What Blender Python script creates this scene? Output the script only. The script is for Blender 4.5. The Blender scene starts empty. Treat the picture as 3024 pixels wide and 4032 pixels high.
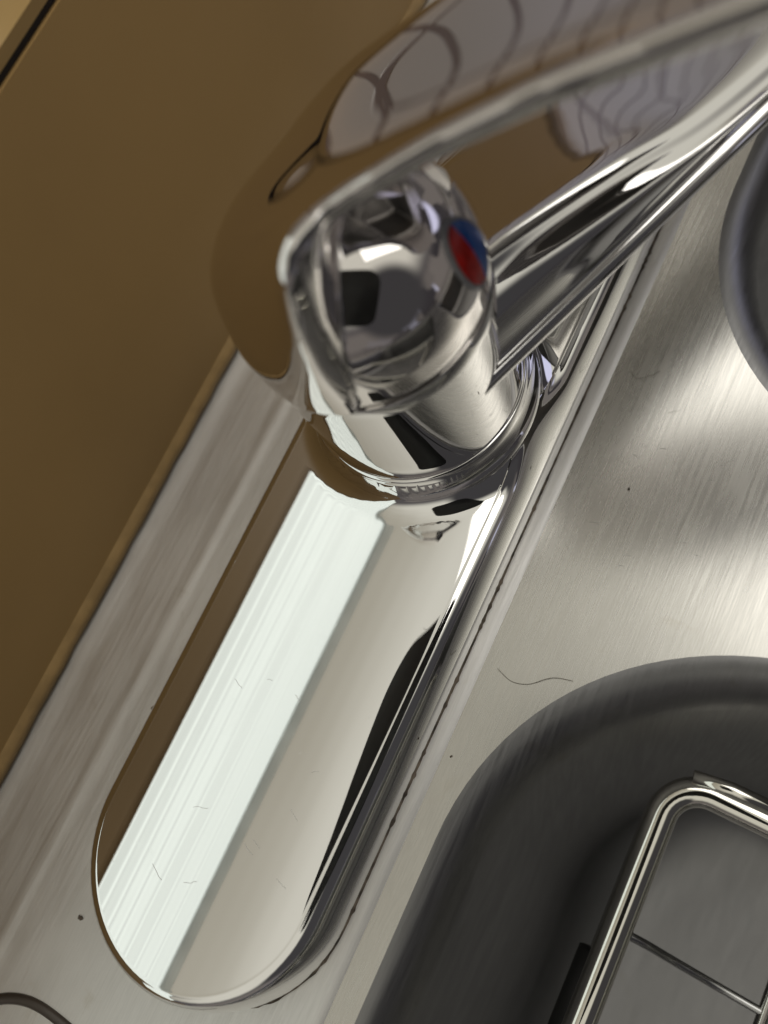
import bpy, bmesh, math, random
from mathutils import Vector, Matrix
random.seed(4)
sc = bpy.context.scene
col = sc.collection
PI = math.pi

# ---------------------------------------------------------------- camera
cam_d = bpy.data.cameras.new('camera')
cam = bpy.data.objects.new('camera', cam_d); col.objects.link(cam)
right = Vector((0.431613, -0.845101, -0.31546))
down = Vector((-0.886535, -0.332801, -0.321403))
fwd = Vector((0.166632, 0.418388, -0.892852))
m = Matrix((right, -down, -fwd)).transposed().to_4x4()
m.translation = Vector((-0.057297, -0.075119, 0.167539))
cam.matrix_world = m
cam_d.sensor_fit = 'VERTICAL'; cam_d.sensor_height = 36; cam_d.sensor_width = 27
cam_d.lens = 27.03
cam_d.clip_start = 0.004; cam_d.clip_end = 50
cam_d.dof.use_dof = True
cam_d.dof.focus_distance = 0.165
cam_d.dof.aperture_fstop = 7.2
sc.camera = cam

# ---------------------------------------------------------------- world: the kitchen's light
world = bpy.data.worlds.new('World'); sc.world = world
world.use_nodes = True
wn = world.node_tree; wn.nodes.clear()

class G:
    """tiny node-graph helper"""
    def __init__(s, nt): s.nt = nt
    def n(s, t, **k):
        x = s.nt.nodes.new(t)
        for a, b in k.items(): setattr(x, a, b)
        return x
    def put(s, sock, v):
        if hasattr(v, 'is_output') or isinstance(v, bpy.types.NodeSocket): s.nt.links.new(v, sock)
        else: sock.default_value = v
    def math(s, op, a, b=0.0, clamp=False):
        x = s.n('ShaderNodeMath', operation=op, use_clamp=clamp); s.put(x.inputs[0], a); s.put(x.inputs[1], b); return x.outputs[0]
    def mix(s, f, a, b):
        x = s.n('ShaderNodeMix', data_type='RGBA'); s.put(x.inputs[0], f)
        s.put(x.inputs[6], a if not isinstance(a, tuple) else (*a[:3], 1)); s.put(x.inputs[7], b if not isinstance(b, tuple) else (*b[:3], 1)); return x.outputs[2]
    def ramp(s, v, a, b, lo=0.0, hi=1.0):
        x = s.n('ShaderNodeMapRange', interpolation_type='SMOOTHSTEP'); s.put(x.inputs[0], v)
        x.inputs[1].default_value = a; x.inputs[2].default_value = b; x.inputs[3].default_value = lo; x.inputs[4].default_value = hi
        return x.outputs[0]
    def noise(s, scale, vec=None, detail=4, rough=.5, dist=0):
        x = s.n('ShaderNodeTexNoise'); x.inputs['Scale'].default_value = scale; x.inputs['Detail'].default_value = detail
        x.inputs['Roughness'].default_value = rough; x.inputs['Distortion'].default_value = dist
        if vec is not None: s.put(x.inputs['Vector'], vec)
        return x.outputs['Fac']
    def obj(s, scale=(1, 1, 1), rot=(0, 0, 0)):
        t = s.n('ShaderNodeTexCoord'); mp = s.n('ShaderNodeMapping')
        mp.inputs['Scale'].default_value = scale; mp.inputs['Rotation'].default_value = rot
        s.nt.links.new(t.outputs['Object'], mp.inputs['Vector']); return mp.outputs[0]

g = G(wn)
tc = g.n('ShaderNodeTexCoord')
sep = g.n('ShaderNodeSeparateXYZ'); wn.links.new(tc.outputs['Generated'], sep.inputs[0])
dx, dy, dz = sep.outputs
def lobe(v, a, b):
    vv = Vector(v).normalized()
    d = g.n('ShaderNodeVectorMath', operation='DOT_PRODUCT'); wn.links.new(tc.outputs['Generated'], d.inputs[0]); d.inputs[1].default_value = vv
    return g.ramp(d.outputs['Value'], math.cos(math.radians(b)), math.cos(math.radians(a)))
CEIL = (0.55, 0.525, 0.45); WALLC = (0.085, 0.078, 0.078); DARK = (0.030, 0.029, 0.033)
ceil_n = g.noise(1.6, tc.outputs['Generated'], 2)
ceil_c = g.mix(g.ramp(g.math('ADD', dy, g.math('MULTIPLY', ceil_n, .35)), .05, .62), (0.60, 0.58, 0.51), (0.34, 0.315, 0.255))
c = g.mix(g.ramp(dz, 0.30, 0.62), WALLC, ceil_c)                       # walls below, ceiling above
rm = g.n('ShaderNodeMapping'); wn.links.new(tc.outputs['Generated'], rm.inputs['Vector']); rm.inputs['Rotation'].default_value = (.1, .05, .4)
vor = g.n('ShaderNodeTexVoronoi', distance='CHEBYCHEV'); vor.inputs['Scale'].default_value = 3.2; wn.links.new(rm.outputs[0], vor.inputs['Vector'])
vs = g.n('ShaderNodeSeparateColor'); wn.links.new(vor.outputs['Color'], vs.inputs[0])
room = g.mix(g.ramp(vs.outputs[0], .2, .8), (.035, .032, .035), (.15, .135, .125))      # cupboards and shelves of the room
room = g.mix(g.ramp(vs.outputs[1], .86, .88), room, (.42, .42, .52))
low = g.ramp(dz, .34, .22)
south = g.ramp(dy, .1, -.1)
c = g.mix(g.math('MULTIPLY', low, south), c, room)
c = g.mix(lobe((-0.35, -0.88, 0.45), 24, 35), c, (.045, .043, .045))                    # dark patch added to stand in for the viewer's body in reflections
c = g.mix(lobe((0.95, -0.62, 0.42), 10, 13), c, (0.62, 0.62, 0.82))  # cool bright patch added in place of window daylight
c = g.mix(g.ramp(dz, -0.02, -0.2), c, (0.03, 0.027, 0.025))
bg = g.n('ShaderNodeBackground'); bg.inputs[1].default_value = 1.1
wn.links.new(c, bg.inputs[0])
wo = g.n('ShaderNodeOutputWorld'); wn.links.new(bg.outputs[0], wo.inputs[0])

# ---------------------------------------------------------------- added light
def area(name, loc, target, sx, sy, power, color):
    l = bpy.data.lights.new(name, 'AREA'); l.shape = 'RECTANGLE'; l.size = sx; l.size_y = sy
    l.energy = power; l.color = color
    o = bpy.data.objects.new(name, l); col.objects.link(o); o.location = loc
    o.rotation_euler = (Vector(target) - Vector(loc)).to_track_quat('-Z', 'Y').to_euler()
    return o
area('fill_light', (0.55, -0.35, 1.3), (0, 0, 0), 1.3, 0.8, 5.0, (1, 0.97, 0.92))  # unseen area light added to brighten the tiled wall

sc.view_settings.view_transform = 'Standard'; sc.view_settings.look = 'None'
sc.view_settings.exposure = 0.0; sc.view_settings.gamma = 1.0
try: sc.view_settings.use_curve_mapping = False
except Exception: pass
sc.cycles.use_denoising = True
sc.cycles.max_bounces = 10; sc.cycles.glossy_bounces = 8
sc.cycles.caustics_reflective = False
sc.cycles.blur_glossy = 0.5

# ---------------------------------------------------------------- materials
def new_mat(name):
    mt = bpy.data.materials.new(name); mt.use_nodes = True
    nt = mt.node_tree; b = nt.nodes['Principled BSDF']; return mt, G(nt), b
def bump(gg, b, h, strength, dist):
    x = gg.n('ShaderNodeBump'); x.inputs['Strength'].default_value = strength; x.inputs['Distance'].default_value = dist
    gg.put(x.inputs['Height'], h); gg.nt.links.new(x.outputs[0], b.inputs['Normal']); return x

def chrome_mat(name, base=(0.80, 0.79, 0.78), r0=0.015, r1=0.06, ripple=0.0):
    mt, q, b = new_mat(name)
    b.inputs['Metallic'].default_value = 1
    smudge = q.noise(45, q.obj(), 5, .6)
    b.inputs['Base Color'].default_value = (*base, 1)
    fine = q.noise(900, q.obj((1, 1, 1)), 2)
    s = q.math('ADD', q.ramp(smudge, .5, .75, r0, r1), q.ramp(q.noise(420, q.obj(), 3, .7), .66, .74, 0, .10))
    q.put(b.inputs['Roughness'], s)
    h = q.noise(60, q.obj(), 2)
    if ripple:
        # fine lengthwise polishing ripple of the plating
        w = q.n('ShaderNodeTexWave', wave_type='BANDS', bands_direction='Y'); w.inputs['Scale'].default_value = 95
        w.inputs['Distortion'].default_value = 1.6; w.inputs['Detail'].default_value = 1; w.inputs['Detail Scale'].default_value = .25
        q.put(w.inputs['Vector'], q.obj((.25, 1, 1)))
        hh = q.math('ADD', q.math('MULTIPLY', w.outputs['Fac'], ripple), q.math('MULTIPLY', h, .3))
        bump(q, b, hh, 0.15, 0.0002)
    else:
        bump(q, b, h, 0.10, 0.0003)
    return mt
CHROME = chrome_mat('chrome')
CHROME_PLATE = chrome_mat('chrome_plate', (0.86, 0.855, 0.84), .012, .05, .12)
CHROME_LEVER = chrome_mat('chrome_lever', (0.80, 0.77, 0.75), .03, .09)

def brushed_mat(name, base, r0, r1, rot=0.0, aniso=.6):
    mt, q, b = new_mat(name)
    b.inputs['Metallic'].default_value = 1
    v = q.obj((30, 700, 30), (0, 0, rot))
    st = q.noise(1.6, v, 3, .6)
    v2 = q.obj((160, 2600, 160), (0, 0, rot + .12)); st2 = q.noise(1.0, v2, 2, .6)
    sm = q.noise(14, q.obj(), 4, .6)
    stain = q.noise(38, q.obj(), 6, .68, 1.2)
    colr = q.mix(q.ramp(sm, .35, .7), tuple(x * .88 for x in base), base)
    colr = q.mix(q.ramp(stain, .60, .72, 0, .35), colr, (base[0] * .72, base[1] * .68, base[2] * .60))
    colr = q.mix(q.ramp(st2, .3, .7, 0, .25), colr, tuple(min(1, x * 1.15) for x in base))
    q.put(b.inputs['Base Color'], colr)
    ro = q.math('ADD', q.ramp(st, .3, .7, r0, r1), q.ramp(sm, .3, .8, 0, .06))
    q.put(b.inputs['Roughness'], ro)
    hh = q.math('ADD', q.math('MULTIPLY', st, .6), q.math('MULTIPLY', st2, .5))
    hh = q.math('ADD', hh, q.math('MULTIPLY', q.noise(22, q.obj(), 2), 3))
    bump(q, b, hh, .16, 0.00010)
    return mt
STEEL = brushed_mat('brushed_steel', (0.66, 0.648, 0.615), .21, .27, rot=math.radians(0))
STEEL_LEDGE = brushed_mat('satin_steel', (0.80, 0.79, 0.77), .46, .56)
STEEL_SHADED = brushed_mat('shaded_basin_steel', (0.27, 0.268, 0.27), .34, .45, rot=math.radians(90))  # sink steel with the bowls' shade put into its base colour

def plain(name, c, rough, metal=0, coat=0, var=.15, nscale=40, bmp=0.0):
    mt, q, b = new_mat(name)
    n = q.noise(nscale, q.obj(), 5, .6)
    q.put(b.inputs['Base Color'], q.mix(q.ramp(n, .3, .7), tuple(x * (1 - var) for x in c), tuple(min(1, x * (1 + var)) for x in c)))
    b.inputs['Roughness'].default_value = rough; b.inputs['Metallic'].default_value = metal
    b.inputs['Coat Weight'].default_value = coat
    if bmp: bump(q, b, n, .4, bmp)
    return mt
BROWN = plain('brown_laminate', (0.50, 0.315, 0.125), .42, var=.05, nscale=9)
BROWN.node_tree.nodes['Principled BSDF'].inputs['Specular IOR Level'].default_value = .22
TAN = plain('tan_edge', (0.40, 0.26, 0.11), .45, var=.18, nscale=90, bmp=.0002)
LEDGE = plain('ledge_laminate', (0.40, 0.25, 0.09), .35, var=.05)
GAP = plain('dark_gap', (0.008, 0.004, 0.003), .7)
RED = plain('red_enamel', (0.55, 0.02, 0.015), .2, var=.25, nscale=600)
BLUE = plain('blue_enamel', (0.02, 0.13, 0.50), .2, var=.1, nscale=600)
RUBBER = plain('black_rubber', (0.012, 0.012, 0.012), .6, var=.2)
PHONEB = plain('phone_glass', (0.035, 0.036, 0.040), .35)
GRIME = plain('limescale_grime', (0.15, 0.12, 0.09), .85, var=.7, nscale=260, bmp=.0006)
LIME = plain('limescale', (0.55, 0.50, 0.42), .9, var=.5, nscale=300, bmp=.0006)
GREENISH = plain('copper_stain', (0.22, 0.36, 0.38), .8, var=.4, nscale=500)
RUST = plain('rust', (0.30, 0.11, 0.035), .9, var=.6, nscale=500)
WIRE = chrome_mat('basket_chrome', (0.78, 0.76, 0.70), .04, .12)
SCR = plain('scratch', (0.75, 0.74, 0.70), .5)

# glossy off-white tiles with mauve-brown grout (brick texture on the wall's face)
TILE, q, b = new_mat('white_tiles')
tcn = q.n('ShaderNodeTexCoord'); sp = q.n('ShaderNodeSeparateXYZ'); q.nt.links.new(tcn.outputs['Object'], sp.inputs[0])
cb = q.n('ShaderNodeCombineXYZ'); q.put(cb.inputs[0], sp.outputs[0]); q.put(cb.inputs[1], sp.outputs[2])
br = q.n('ShaderNodeTexBrick'); br.offset = 0; br.inputs['Scale'].default_value = 1
br.inputs['Brick Width'].default_value = .030; br.inputs['Row Height'].default_value = .062; br.inputs['Mortar Size'].default_value = .0022
br.inputs['Mortar Smooth'].default_value = .3
br.inputs['Color1'].default_value = (.74, .70, .67, 1); br.inputs['Color2'].default_value = (.68, .64, .61, 1); br.inputs['Mortar'].default_value = (.30, .24, .22, 1)
q.put(br.inputs['Vector'], cb.outputs[0]); q.put(b.inputs['Base Color'], br.outputs['Color'])
b.inputs['Roughness'].default_value = .18
bump(q, b, q.math('SUBTRACT', 1.0, br.outputs['Fac']), .6, .001)

# daylight through a closed slatted blind: a lit window
BLIND, q, b = new_mat('backlit_blind')
tcn = q.n('ShaderNodeTexCoord'); sp = q.n('ShaderNodeSeparateXYZ'); q.nt.links.new(tcn.outputs['Object'], sp.inputs[0])
w = q.math('FRACT', q.math('MULTIPLY', sp.outputs[2], 1 / .0105))
w2 = q.math('ABSOLUTE', q.math('SUBTRACT', w, .5))
ems = q.ramp(w2, .12, .46, 1.0, .62)
b.inputs['Base Color'].default_value = (.3, .3, .29, 1)
q.put(b.inputs['Emission Color'], (.93, 1.0, .93, 1)); q.put(b.inputs['Emission Strength'], q.math('MULTIPLY', ems, 1.02))

# ---------------------------------------------------------------- mesh helpers
def link(name, bm, mat, parent=None, smooth=True, sharp=None):
    bmesh.ops.recalc_face_normals(bm, faces=bm.faces)
    me = bpy.data.meshes.new(name); bm.to_mesh(me); bm.free()
    for p in me.polygons: p.use_smooth = smooth
    if sharp is not None and smooth: me.set_sharp_from_angle(angle=math.radians(sharp))
    o = bpy.data.objects.new(name, me); col.objects.link(o)
    me.materials.append(mat)
    if parent: o.parent = parent
    return o
def tag(o, label=None, cat=None, group=None, kind=None):
    if label: o['label'] = label
    if cat: o['category'] = cat
    if group: o['group'] = group
    if kind: o['kind'] = kind
    return o
def empty(name, loc=(0, 0, 0)):
    o = bpy.data.objects.new(name, None); o.empty_display_size = .02; col.objects.link(o); return o
def rings(bm, rr, closed=True, cap0=False, cap1=False):
    vs = [[bm.verts.new(p) for p in r] for r in rr]
    for a, c in zip(vs[:-1], vs[1:]):
        n = len(a)
        for i in range(n if closed else n - 1):
            j = (i + 1) % n
            try: bm.faces.new((a[i], a[j], c[j], c[i]))
            except ValueError: pass
    if cap0: bm.faces.new(vs[0][::-1])
    if cap1: bm.faces.new(vs[-1])
    return vs
def lathe(prof, n=128, cx=0, cy=0):
    bm = bmesh.new()
    rings(bm, [[(cx + r * math.cos(2 * PI * i / n), cy + r * math.sin(2 * PI * i / n), z) for i in range(n)] for r, z in prof])
    return bm
def box(bm, x0, x1, y0, y1, z0, z1):
    v = [bm.verts.new((x, y, z)) for z in (z0, z1) for y in (y0, y1) for x in (x0, x1)]
    for f in ((0, 1, 3, 2), (4, 6, 7, 5), (0, 4, 5, 1), (2, 3, 7, 6), (0, 2, 6, 4), (1, 5, 7, 3)): bm.faces.new([v[i] for i in f])
def tube(pts, r, n=20, cap=True):
    """round bar along a polyline, parallel transported"""
    bm = bmesh.new(); pts = [Vector(p) for p in pts]
    rr = []; up = None
    for i, p in enumerate(pts):
        t = (pts[min(i + 1, len(pts) - 1)] - pts[max(i - 1, 0)]).normalized()
        if up is None: up = t.orthogonal().normalized()
        up = (up - t * up.dot(t)).normalized(); sd = t.cross(up)
        rad = r[i] if isinstance(r, (list, tuple)) else r
        rr.append([p + (up * math.cos(2 * PI * k / n) + sd * math.sin(2 * PI * k / n)) * rad for k in range(n)])
    rings(bm, rr, cap0=cap, cap1=cap)
    return bm
def interp(tab, s):
    """smooth (Hermite) lookup in a small table"""
    if s <= tab[0][0]: return tab[0][1]
    for i in range(len(tab) - 1):
        (a, va), (b_, vb) = tab[i], tab[i + 1]
        if s <= b_:
            pa = tab[max(i - 1, 0)]; pb = tab[min(i + 2, len(tab) - 1)]
            ma = (vb - pa[1]) / max(1e-9, b_ - pa[0]); mb = (pb[1] - va) / max(1e-9, pb[0] - a)
            h = b_ - a; t = (s - a) / h
            return (2 * t ** 3 - 3 * t * t + 1) * va + (t ** 3 - 2 * t * t + t) * h * ma + (-2 * t ** 3 + 3 * t * t) * vb + (t ** 3 - t * t) * h * mb
    return tab[-1][1]
def rrect(x0, x1, y0, y1, r, n=24):
    pts = []
    for cx, cy, a0 in ((x1 - r, y1 - r, 0), (x0 + r, y1 - r, 90), (x0 + r, y0 + r, 180), (x1 - r, y0 + r, 270)):
        for i in range(n + 1):
            a = math.radians(a0 + 90 * i / n); pts.append((cx + r * math.cos(a), cy + r * math.sin(a)))
    return pts

# ---------------------------------------------------------------- sink
sink = empty('kitchen_sink')
tag(sink, 'brushed stainless steel sink top with two deep rounded bowls under the tap', 'sink')
B1 = (-.44, -.0222, -.44, -.0400); B2 = (.0160, .40, -.44, -.0428); RB = .064
bm = bmesh.new()
def loop(pts, z=0):
    vs = [bm.verts.new((x, y, z)) for x, y in pts]
    return [bm.edges.new((vs[i], vs[(i + 1) % len(vs)])) for i in range(len(vs))]
YF = -.0343
es = loop([(-.7, -.6), (.7, -.6), (.7, YF), (-.7, YF)]) + loop(rrect(*B1, RB)) + loop(rrect(*B2, RB))
bmesh.ops.triangle_fill(bm, use_beauty=True, use_dissolve=False, edges=es)
bm.normal_update()
for f_ in bm.faces:
    if f_.normal.z < 0: f_.normal_flip()
# the raised tap ledge behind, with its pressed creases along the back
def sm(a, b_, x): t = max(0, min(1, (x - a) / (b_ - a))); return t * t * (3 - 2 * t)
def ledge_z(y):
    z = .0006 * sm(-.0343, -.0330, y)
    z +=   .00022 * sm(.0415, .0440, y) - .00015 * sm(.0448, .0470, y)
    z += .0006 * sm(.0590, .0665, y)
    return z
ys = [YF + (.0672 - YF) * i / 110 for i in range(111)]
xs = [-.7 + 1.4 * i / 20 for i in range(21)]
me = bpy.data.meshes.new('sink_deck'); bm.to_mesh(me); bm.free()
deck = bpy.data.objects.new('sink_deck', me); col.objects.link(deck); me.materials.append(STEEL); deck.parent = sink
bm = bmesh.new()
gv = [[bm.verts.new((x, y, ledge_z(y))) for x in xs] for y in ys]
for a, c_ in zip(gv[:-1], gv[1:]):
    for i in range(20): bm.faces.new((a[i], a[i + 1], c_[i + 1], c_[i]))
link('tap_ledge', bm, STEEL_LEDGE, sink, True)
def bowl(B, mat):
    bm = bmesh.new(); rr = []
    R_l = .0088; A1 = math.radians(80); V_l = .0150
    for i in range(19):
        a = A1 * i / 18; inset = R_l * math.sin(a); z = -V_l * (1 - math.cos(a))
        rr.append([(x, y, z) for x, y in rrect(B[0] + inset, B[1] - inset, B[2] + inset, B[3] - inset, RB - inset * .6)])
    for i in range(1, 8):
        t = i / 7; inset = R_l * math.sin(A1) + .0130 * t; z = -V_l * (1 - math.cos(A1)) - .125 * t
        rr.append([(x, y, z) for x, y in rrect(B[0] + inset, B[1] - inset, B[2] + inset, B[3] - inset, RB - R_l * .6)])
    for i in range(1, 9):
        a = PI / 2 * i / 8; inset = R_l * math.sin(A1) + .0130 + .030 * (1 - math.cos(a)); z = -V_l * (1 - math.cos(A1)) - .125 - .030 * math.sin(a)
        rr.append([(x, y, z) for x, y in rrect(B[0] + inset, B[1] - inset, B[2] + inset, B[3] - inset, RB - .005 - .02 * math.sin(a))])
    rings(bm, rr, cap1=True)
    return link('bowl', bm, mat, sink)
bowl(B1, STEEL_SHADED); bowl(B2, STEEL_SHADED)
# pressed curved bead at the ledge's near corner, its shadow put in as dark steel
arc = [(-.1700, .0400), (-.1662, .0372), (-.1632, .0325), (-.1614, .0270), (-.1607, .0200), (-.1606, .010), (-.1606, -.02)]
def spline(P, n=10):
    P = [Vector((*p, 0)) if len(p) == 2 else Vector(p) for p in P]; out = []
    for i in range(len(P) - 1):
        a = P[max(i - 1, 0)]; b_ = P[i]; c_ = P[i + 1]; d = P[min(i + 2, len(P) - 1)]
        for k in range(n):
            t = k / n; out.append(.5 * ((2 * b_) + (c_ - a) * t + (2 * a - 5 * b_ + 4 * c_ - d) * t * t + (3 * b_ - a - 3 * c_ + d) * t ** 3))
    return out + [P[-1]]
link('groove', tube([p + Vector((0, 0, .0002)) for p in spline(arc)], .0013, 12), plain('groove_shadow', (.14, .125, .115), .45, 1), sink)

# ---------------------------------------------------------------- wall: brown panel, ledge, tiles, window
panel = empty('splash_panel'); tag(panel, 'glossy brown laminate splashback panel rising behind the sink', 'wall panel')
bm = bmesh.new(); box(bm, -1.2, 1.2, .0672, .0790, -.03, .0895)
link('panel_board', bm, BROWN, panel, False)
bm = bmesh.new(); seg = 240
rr = []
for i in range(seg + 1):
    x = -.6 + 1.2 * i / seg; j = random.uniform(-.00022, .00022)
    rr.append([(x, .0671, .0005), (x, .0655 + j, .0022), (x, .0660 + j, .0042), (x, .0671, .0058)])
rings(bm, rr, closed=False)
link('bottom_edge', bm, TAN, panel, True)
ledge = empty('window_ledge'); tag(ledge, 'light tan ledge above the brown panel, seen in the top left corner', 'ledge')
bm = bmesh.new(); box(bm, -1.2, 1.2, .0682, .100, .0897, .0909); link('joint', bm, GAP, ledge, False)
bm = bmesh.new(); box(bm, -1.2, 1.2, .0674, .0990, .0912, .0935); link('ledge_board', bm, LEDGE, ledge, False)
tiles = tag(None or link('tiled_wall', (lambda b_: ((box(b_, .036, 1.2, .0992, .115, .0937, .2595)), b_)[1])(bmesh.new()), TILE, None, False),
            'off white tiled wall strip with brown grout, mirrored along the lever', 'tiled wall')
win = empty('window'); tag(win, 'bright window with closed white blind, mirrored as a white band on the tap plate', 'window')
bm = bmesh.new(); box(bm, -.75, .024, .1040, .1050, .104, .256); link('blind', bm, BLIND, win, False)
bm = bmesh.new(); box(bm, -.7499, .0239, .1060, .1070, .102, .2575); link('window_pane', bm, plain('dark_glass', (.01, .013, .02), .05), win, False)
bm = bmesh.new(); box(bm, -.80, .0355, .0992, .118, .0938, .1018); box(bm, -.80, .0355, .0992, .118, .2577, .2592); box(bm, -.80, -.7502, .0992, .118, .102, .2575); box(bm, .0242, .0355, .0992, .118, .102, .2575)
link('window_frame', bm, plain('white_frame', (.6, .6, .57), .4), win, False)

# ---------------------------------------------------------------- mixer tap
tap = empty('mixer_tap'); tag(tap, 'chrome single lever mixer tap on a long rounded base plate behind the bowls', 'tap')
LC, RP = .110, .0305
def pill(rho, n=40):
    pts = []
    for i in range(n + 1):
        a = -PI / 2 + PI * i / n; pts.append((LC + rho * math.cos(a), rho * math.sin(a)))
    for i in range(1, 260): pts.append((LC - 2 * LC * i / 260, rho))
    for i in range(n + 1):
        a = PI / 2 + PI * i / n; pts.append((-LC + rho * math.cos(a), rho * math.sin(a)))
    for i in range(1, 260): pts.append((-LC + 2 * LC * i / 260, -rho))
    return pts
RT, ZT, CR, CL = .0254, .0132, .0017, .0001
def fillet(x, y):
    r = math.hypot(x, y)
    if r > .0312: return 0
    t = min(1, (.0312 - r) / .0066)
    return .0072 * (1 - math.sqrt(max(0, 1 - t * t)))
def cross(y):
    yn = max(-1, min(1, y / RT))
    return CR - (CR if y < 0 else CL) * yn ** 4
def top_z(x, y): return ZT + cross(y) + fillet(x, y)
rr = []
for rho, z in [(RP, .0006)] + [(RP - .0046 * (1 - math.cos(PI / 2 * i / 24)) ** 1.0, .0008 + .0122 * math.sin(PI / 2 * i / 24)) for i in range(24)] + [(RP - .0046, .01308), (RP - .0049, .01322)]:
    rr.append([(x, y, z + (cross(y * RT / rho) + fillet(x, y * .985)) * sm(.002, .0125, z)) for x, y in pill(rho)])
for k in range(0, 61):
    rho = RT * (1 - k / 60 * .9999)
    rr.append([(x, y, top_z(x, y)) for x, y in pill(rho)])
bm = bmesh.new(); rings(bm, rr)
plate = link('base_plate', bm, CHROME_PLATE, tap, True, 50)
# seat ring of grime at the plate's foot
bm = bmesh.new(); P0 = pill(RP - .001, 60); n_ = len(P0)
inner = []; outer = []; mid = []
for i, (x, y) in enumerate(P0):
    cx = max(-LC, min(LC, x)); d = Vector((x - cx, y)).normalized()
    o_ = .00012 + .00005 * math.sin(i * .23) + random.uniform(0, .0001)
    if y < 0 and random.random() < .10: o_ += .0003
    inner.append((x, y, .0009)); mid.append((x + d.x * (.001 + o_ * .5), y + d.y * (.001 + o_ * .5), .0016 if abs(y) > 0 else .001)); outer.append((x + d.x * (.001 + o_), y + d.y * (.001 + o_), .0004))
rings(bm, [inner, mid, outer]); link('sealant', bm, GRIME, tap, True)
# body
RBT, RBB = .0235, .0240
prof = [(.0266, .0160)] + [(r_, ZT + CR + .00004 + fillet(r_, 0)) for r_ in [.0264 - .0017 * i / 12 for i in range(13)]] + [(.0246, .0228), (.0244, .0231), (.0240, .0232)]
link('collar', lathe(prof), CHROME, tap, True, 60)
prof = [(.0236, .0222), (RBB, .0226), (RBB, .0230)] + [(RBB + (RBT - RBB) * t, .0230 + (.0545 - .0230) * t) for t in (.1, .25, .5, .75, .9, 1)] + [(RBT - .0002, .0548), (RBT - .002, .0549)]
link('body', lathe(prof), CHROME, tap, True, 50)
# handle: one continuous skin, a tall ball running out into the flat lever
import numpy as np
BA, BZ, BB = .0236, .0605, .0290
AZ = math.radians(-54); ca, sa = math.cos(AZ), math.sin(AZ)
_si = np.linspace(-.03, .16, 500)
def _smooth(xs_, ys_, k=10):
    v = np.interp(_si, xs_, ys_); kk = np.hanning(2 * k + 3)[1:-1]; kk /= kk.sum()
    return np.convolve(np.pad(v, k, mode='edge'), kk, mode='valid')
# near lip, far edge and ridge height along the lever, and how far the top falls across it
L_NEAR = _smooth([-.03, -.0060, -.0025, .0010, .0050, .0100, .0225, .036, .046, .057, .08, .11, .128, .137], [-.0260, -.0250, -.0220, -.0175, -.0145, -.0134, -.0130, -.0150, -.0182, -.0215, -.0240, -.021, -.015, -.004], 5)
L_FAR = _smooth([-.03, -.012, 0, .015, .030, .060, .09, .11, .128, .137], [.0210, .0230, .0250, .0255, .0245, .0235, .0225, .020, .014, .004], 16)
Z_RIDGE = _smooth([-.03, -.020, -.012, -.005, .0, .010, .0225, .036, .06, .10, .16], [.0800, .0842, .0870, .0892, .0905, .0932, .0955, .0980, .1020, .1095, .1200], 26)
FALL = _smooth([-.03, 0, .02, .05, .16], [.0190, .0175, .0145, .0110, .009], 40)
def smax(a_, c_, k): h = np.maximum(k - np.abs(a_ - c_), 0) / k; return np.maximum(a_, c_) + h * h * k * .25
def smin(a_, c_, k): return -smax(-a_, -c_, k)
_u = np.linspace(-1, 2, 900)
def _cum(dv): c_ = np.cumsum(dv) * (_u[1] - _u[0]); return c_ - np.interp(0, _u, c_)
def _k(x, n=60): kk = np.hanning(2 * n + 1); kk /= kk.sum(); return np.convolve(np.pad(x, n, mode='edge'), kk, mode='valid')
P_LEV = _cum(_k(np.interp(_u, [-1, 0.0, .18, .36, .70, .90, 1.05, 2], [1.3, 1.35, 1.0, .40, .35, .9, 1.9, 2.6])))
P_HOOD = _cum(_k(np.interp(_u, [-1, 0, .15, .32, .62, .85, 2], [1.2, 1.25, 1.15, .70, .58, 1.1, 1.6])))
def handle_sdf(P):
    s_, l_, z_ = P[:, 0], P[:, 1], P[:, 2]
    r_ = np.sqrt(s_ * s_ + l_ * l_)
    zz = np.maximum(z_ - BZ, 0) * (BA / .0215)
    dome = np.sqrt(r_ * r_ + zz * zz) - BA
    ln_ = np.interp(s_, _si, L_NEAR); lf = np.interp(s_, _si, L_FAR)
    u = (l_ + .0125) / .0375
    t = np.clip((s_ + .012) / .024, 0, 1); t = t * t * (3 - 2 * t)
    H = np.interp(s_, _si, Z_RIDGE) - (np.interp(u, _u, P_LEV) * t + np.interp(u, _u, P_HOOD) * (1 - t)) * np.interp(s_, _si, FALL)
    top = (z_ - H) * .88
    strip = smax(np.abs(s_ - .066) - .066, l_ - lf, .006)
    far = np.clip((l_ + .010) / .022, 0, 1); far = far * far * (3 - 2 * far); bb = .0300 + .045 * far
    z3 = np.maximum(z_ - BZ, 0) * (BA / bb); ball = np.sqrt(r_ * r_ + z3 * z3) - BA
    plan = smin(ball + .0003, strip, .020)
    k = .0075 - .0025 * t
    sol = smax(top, plan, k)
    th = np.clip((.0050 - s_) / .014, 0, 1); th = th * th * (3 - 2 * th)
    sol = smax(sol, (H - .0048 - .045 * th - z_) * .9, .0036)
    sol = smax(sol, ln_ - l_, .0034 + .0030 * np.clip(1 - s_ / .012, 0, 1))
    a_ = smin(sol, dome, .0040)
    return smax(a_, .0554 - z_, .0020)
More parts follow.
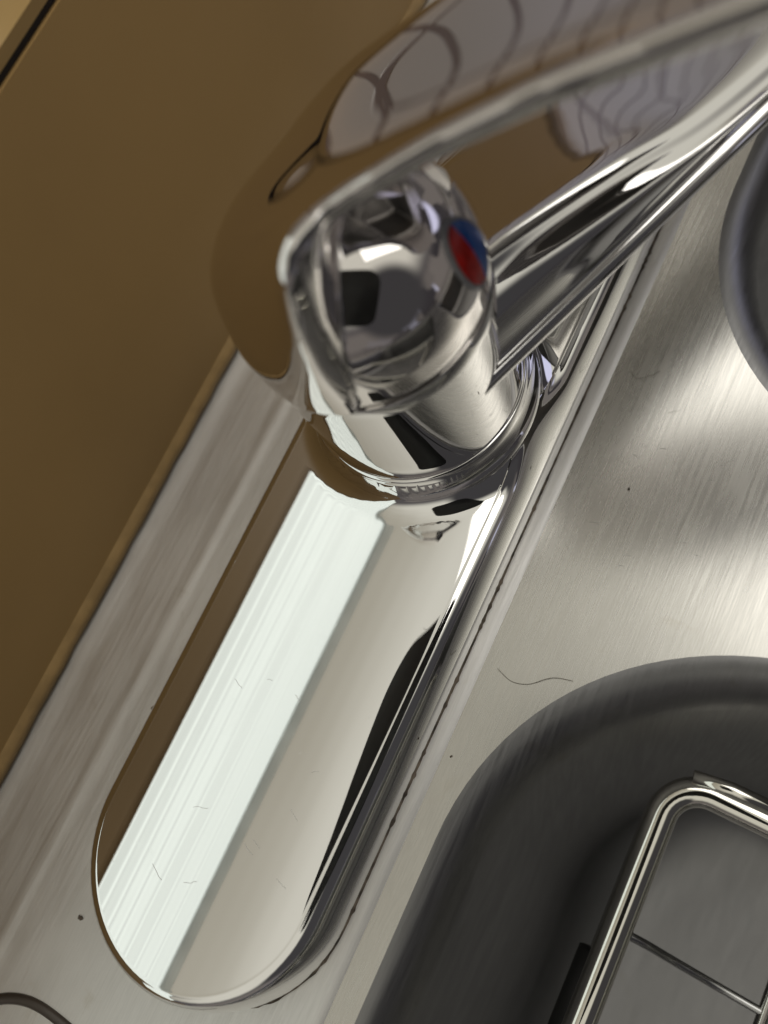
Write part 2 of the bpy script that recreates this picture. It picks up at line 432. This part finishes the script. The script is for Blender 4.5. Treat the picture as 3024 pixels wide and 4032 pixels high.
def surface_net(f_, lo, hi, step):
    ax = [np.arange(lo[i], hi[i] + step, step) for i in range(3)]
    X, Y, Z = np.meshgrid(*ax, indexing='ij'); shp = X.shape
    V = f_(np.stack([X.ravel(), Y.ravel(), Z.ravel()], 1)).reshape(shp)
    ins = V < 0
    cnt = np.zeros(tuple(n - 1 for n in shp), int); acc = np.zeros(cnt.shape + (3,)); num = np.zeros(cnt.shape)
    corners = [(i, j, k) for i in (0, 1) for j in (0, 1) for k in (0, 1)]
    def sub(A, c): return A[c[0]:A.shape[0] - 1 + c[0], c[1]:A.shape[1] - 1 + c[1], c[2]:A.shape[2] - 1 + c[2]]
    for c0 in corners:
        for axx in range(3):
            if c0[axx]: continue
            c1 = list(c0); c1[axx] = 1; c1 = tuple(c1)
            v0, v1 = sub(V, c0), sub(V, c1); cr = (v0 < 0) != (v1 < 0)
            t = np.where(cr, v0 / np.where(cr, v0 - v1, 1), 0)
            for d in range(3):
                acc[..., d] += np.where(cr, c0[d] + (t if d == axx else 0), 0)
            num += cr
    act = num > 0; idx = -np.ones(cnt.shape, int); idx[act] = np.arange(act.sum())
    base = np.stack(np.nonzero(act), 1)
    pos = (base + acc[act] / num[act][:, None]) * step + np.array(lo)
    quads = []
    for axx in range(3):
        o1, o2 = [d for d in range(3) if d != axx]
        sl0 = [slice(1, n - 1) for n in shp]; sl1 = list(sl0)
        sl0[axx] = slice(0, shp[axx] - 1); sl1[axx] = slice(1, shp[axx])
        cr = ins[tuple(sl0)] != ins[tuple(sl1)]
        ii = np.stack(np.nonzero(cr), 1)
        off = np.array([0 if d == axx else 1 for d in range(3)]); ii = ii + off
        def g_(a_, b2):
            j = ii.copy(); j[:, o1] -= a_; j[:, o2] -= b2; return idx[j[:, 0], j[:, 1], j[:, 2]]
        quads.append(np.stack([g_(0, 0), g_(1, 0), g_(1, 1), g_(0, 1)], 1))
    for _ in range(4):
        e = 1e-5; v = f_(pos); gr = np.stack([(f_(pos + np.eye(3)[d] * e) - f_(pos - np.eye(3)[d] * e)) / (2 * e) for d in range(3)], 1)
        pos = pos - gr * (v / np.maximum((gr ** 2).sum(1), .2))[:, None]
    return pos, np.concatenate(quads), gr / np.linalg.norm(gr, axis=1)[:, None]
pos, quads, nr = surface_net(handle_sdf, (-.0270, -.0280, .0545), (.1380, .0280, .1220), .0007)
def to_world(A): return np.stack([A[:, 0] * ca - A[:, 1] * sa, A[:, 0] * sa + A[:, 1] * ca, A[:, 2]], 1)
pos, nr = to_world(pos), to_world(nr)
bm = bmesh.new(); vs = [bm.verts.new(p) for p in pos]
for q_ in quads:
    if (q_ >= 0).all() and len(set(q_)) == 4:
        try: bm.faces.new([vs[i] for i in q_])
        except ValueError: pass
handle = link('lever_handle', bm, CHROME_LEVER, tap, True)
bpy.context.view_layer.update()
handle.data.normals_split_custom_set_from_vertices([tuple(n) for n in nr])
link('handle_seat', lathe([(.0214, .0550), (.0214, .0566)]), GAP, tap, True)
# red and blue temperature mark on the dome, facing along the lever
def on_dome(az, el, o_=.0002):
    return Vector(((BA + o_) * math.cos(el) * math.cos(az), (BA + o_) * math.cos(el) * math.sin(az), BZ + (.0215 + o_) * math.sin(el)))
MARK = Vector((0.00552, -0.02183, 0.06919)); mark_az = math.atan2(MARK.y, MARK.x) + .02
EL0 = math.asin((MARK.z - BZ) / .0215) - .11; ra, re_ = .0046 / BA, .0058 / .0215
bm = bmesh.new()
rings(bm, [[on_dome(mark_az + ra * q2 * math.cos(2 * PI * i / 40) / math.cos(EL0), EL0 + re_ * q2 * math.sin(2 * PI * i / 40), o2) for i in range(40)] for q2, o2 in ((1.22, -.0001), (1.18, .00025), (1.08, .0003), (.6, .0003), (.02, .0003))], cap1=True)
link('mark_rim', bm, plain('grey_enamel', (.35, .35, .36), .25, var=.1), handle, True)
def half(name, a0, mat, off=0.0):
    bm = bmesh.new(); rr = []
    for k in range(9):
        rho = max(.001, k / 8)
        rr.append([on_dome(mark_az + ra * rho * math.cos(a) / math.cos(EL0), EL0 + re_ * rho * math.sin(a), .00048) for a in [a0 + PI * i / 24 for i in range(25)]])
    rings(bm, rr, closed=False)
    bmesh.ops.remove_doubles(bm, verts=bm.verts, dist=1e-6)
    return link(name, bm, mat, handle, True)
half('blue_mark', math.radians(-105), BLUE); half('red_mark', math.radians(75), RED)
# spout: ridge along the viewer's side, top falling gently to the wall
AS = math.radians(-22.4); cs, ss_ = math.cos(AS), math.sin(AS)
rr = []
for i in range(81):
    s = .004 + .196 * i / 80
    w_ = .0234 - .004 * sm(.1, .2, s); zb = .0372 - .004 * sm(.08, .2, s)
    lr = interp([(.0, -.0118), (.022, -.0122), (.05, -.0150), (.066, -.0172), (.09, -.0178), (.2, -.0150)], s)
    zr = zb + interp([(.0, .0190), (.022, .0182), (.035, .0165), (.05, .0140), (.066, .0112), (.09, .0095), (.2, .0085)], s)
    fall = interp([(0, .34), (.030, .33), (.065, .17), (.09, .14), (.2, .10)], s)
    zf = zr - fall * (w_ * .95 - lr) - .0006
    K = [(-w_ * .90, zb), (-w_ * .985, zb + .0008), (-w_, zb + .0022), (-w_ * .965, zb + .0036), (-w_ * .90, zb + .0046),
         ((-w_ + lr) / 2 - .0018, (zb + zr) / 2 + .0030), (lr - .0026, zr - .0022), (lr - .0004, zr - .0005), (lr + .0018, zr - .0003)] + [(lr + .0018 + (w_ * .84 - lr - .0018) * j / 6, zr - .0003 - fall * (w_ * .84 - lr - .0018) * j / 6) for j in range(1, 7)] + [ (w_ * .93, zf - .0004), (w_, (zf + zb) / 2 + .001), (w_ * .985, zb + .0008), (w_ * .90, zb)]
    P_ = [Vector((l, z, 0)) for l, z in K]
    prof = [(p.x, p.y) for p in spline(P_, 6)]
    rr.append([(s * cs - l * ss_, s * ss_ + l * cs, z) for l, z in prof])
bm = bmesh.new(); rings(bm, rr, cap0=True, cap1=True)
spout = link('spout', bm, CHROME, tap, True, 60)

# ---------------------------------------------------------------- wire rack in the near bowl
rack = empty('wire_rack'); tag(rack, 'chrome wire rack with black rubber sleeve standing in the lower bowl', 'rack')
def rect_path(x0, x1, y0, y1, r, z, n=10):
    p = [(x, y, z) for x, y in rrect(x0, x1, y0, y1, r, n)]
    return p + [p[0], p[1]]
link('top_frame', tube(rect_path(-.30, -.0530, -.190, -.0782, .009, -.036), .0035, 20, False), WIRE, rack)
link('lower_frame', tube(rect_path(-.30, -.0535, -.190, -.0772, .009, -.048), .0028, 20, False), WIRE, rack)
link('rubber_sleeve', tube([(-.125, -.0765, -.048), (-.0985, -.0765, -.048)], .0046, 20), RUBBER, rack)
wp = spline([(-.0900, -.0770, -.0372), (-.0900, -.084, -.0410), (-.0915, -.095, -.050), (-.0925, -.115, -.056), (-.0925, -.19, -.056)])
WIRE_DULL = chrome_mat('dull_wire', (0.40, 0.40, 0.40), .2, .3)
link('cross_wire', tube(wp, .0010, 14), WIRE_DULL, rack)
link('wire_end', lathe([(.0001, -.0392), (.0010, -.0388), (.0014, -.0378), (.0014, -.0366), (.0009, -.0358), (.0001, -.0355)], 24, -.0900, -.0765), WIRE, rack)
link('cross_wire', tube([(-.30, -.1135, -.056), (-.060, -.1135, -.056), (-.054, -.1135, -.050)], .0014, 14), WIRE, rack)
link('stub', tube([(-.0512, -.0815, -.0338), (-.0500, -.0900, -.0345), (-.0500, -.102, -.0350)], .0018, 14), WIRE, rack)

# ---------------------------------------------------------------- the phone taking the picture
ph = empty('phone'); tag(ph, 'black phone held over the sink, mirrored as a dark blot in the tap', 'phone')
def ph_pt(u, v, w): return m.translation + right * u + down * v - fwd * w
bm = bmesh.new()
pts = rrect(-.062, .034, -.034, .098, .026, 12)
rings(bm, [[ph_pt(u, v, .003) for u, v in pts], [ph_pt(u, v, .011) for u, v in pts]], cap0=True, cap1=True)
link('phone_case', bm, PHONEB, ph, False)

# ---------------------------------------------------------------- small marks of use
def blob(name, x, y, r, mat, z=.0004, h=.0004, n=18, parent=sink):
    bm = bmesh.new(); ph_ = random.uniform(0, 6)
    rad = [r * (1 + .28 * math.sin(2 * PI * i / n * 2 + ph_) + .18 * math.sin(2 * PI * i / n * 5 + ph_ * 2) + random.uniform(-.1, .1)) for i in range(n)]
    rings(bm, [[(x + rad[i] * f * math.cos(2 * PI * i / n), y + rad[i] * f * math.sin(2 * PI * i / n), z + h * (1 - f * f) + (0 if f > .9 else random.uniform(0, h * .5))) for i in range(n)] for f in (1, .7, .35, .05)], cap1=True)
    return link(name, bm, mat, parent, True)
for x, y, r, m_ in ((-.1358, -.0045, .0011, GREENISH), (-.1330, -.0085, .0007, LIME), (-.1282, -.0190, .0010, GRIME), (-.1295, -.0170, .0005, GRIME),
                    (-.0930, .0362, .0005, GRIME), (-.1412, .0274, .0006, GRIME), (-.0160, .0335, .0011, RUST), (-.0120, .0338, .0013, RUST),
                    (-.0230, .0342, .0012, LIME), (-.0270, .0346, .0008, GRIME), (-.0310, .0337, .0013, LIME), (-.0350, .0345, .0006, GRIME),
                    (-.0390, .0335, .0008, LIME), (-.0010, -.0480, .0003, GRIME), (-.0700, -.0360, .00025, GRIME)):
    blob('limescale_spot', x, y, r, m_, z=ledge_z(y) + .0001)
HAIRM = plain('hair', (.22, .19, .15), .5)
tag(link('hair', tube(spline([(-.0490, -.0375, .0003), (-.0502, -.0412, .0004), (-.0493, -.0448, .0002), (-.0466, -.0480, .0004), (-.0455, -.0500, .0003), (-.0448, -.0530, .0002)]), .00006, 6), HAIRM),
    'fine wavy dark hair lying on the steel just beyond the lower bowl', 'hair')
tag(link('hair', tube(spline([(.0262, -.0380, .0002), (.0250, -.0398, .0003), (.0262, -.0420, .0003), (.0283, -.0441, .0002)]), .00005, 6), HAIRM),
    'short curved hair on the steel between base plate and upper bowl', 'hair')

for k in range(11):
    x = random.uniform(-.122, -.070); y = random.uniform(-.020, .012); a = random.uniform(.8, 2.2); n_ = random.choice((3, 4, 6)); L_ = random.uniform(.0012, .0040)
    pts_ = []
    for i in range(n_ + 1):
        xx = x + math.cos(a) * L_ * i / n_ + random.uniform(-.00015, .00015); yy = y + math.sin(a) * L_ * i / n_ + random.uniform(-.00015, .00015)
        pts_.append((xx, yy, top_z(xx, yy) + .00002))
    link('scratch', tube(spline(pts_, 4), .000045, 5), SCR, plate, True)

for k in range(22):
    x = random.uniform(-.018, .02); y = random.uniform(-.072, -.045) if k < 14 else random.uniform(-.05, -.037); a = random.uniform(0, 6.28) if k % 3 else 1.9; L_ = random.uniform(.0006, .0026)
    link('scratch', tube([(x, y, .00003), (x + math.cos(a) * L_ * .5 + .0001, y + math.sin(a) * L_ * .5, .00005), (x + math.cos(a) * L_, y + math.sin(a) * L_, .00003)], .00004, 5), SCR, sink, True)
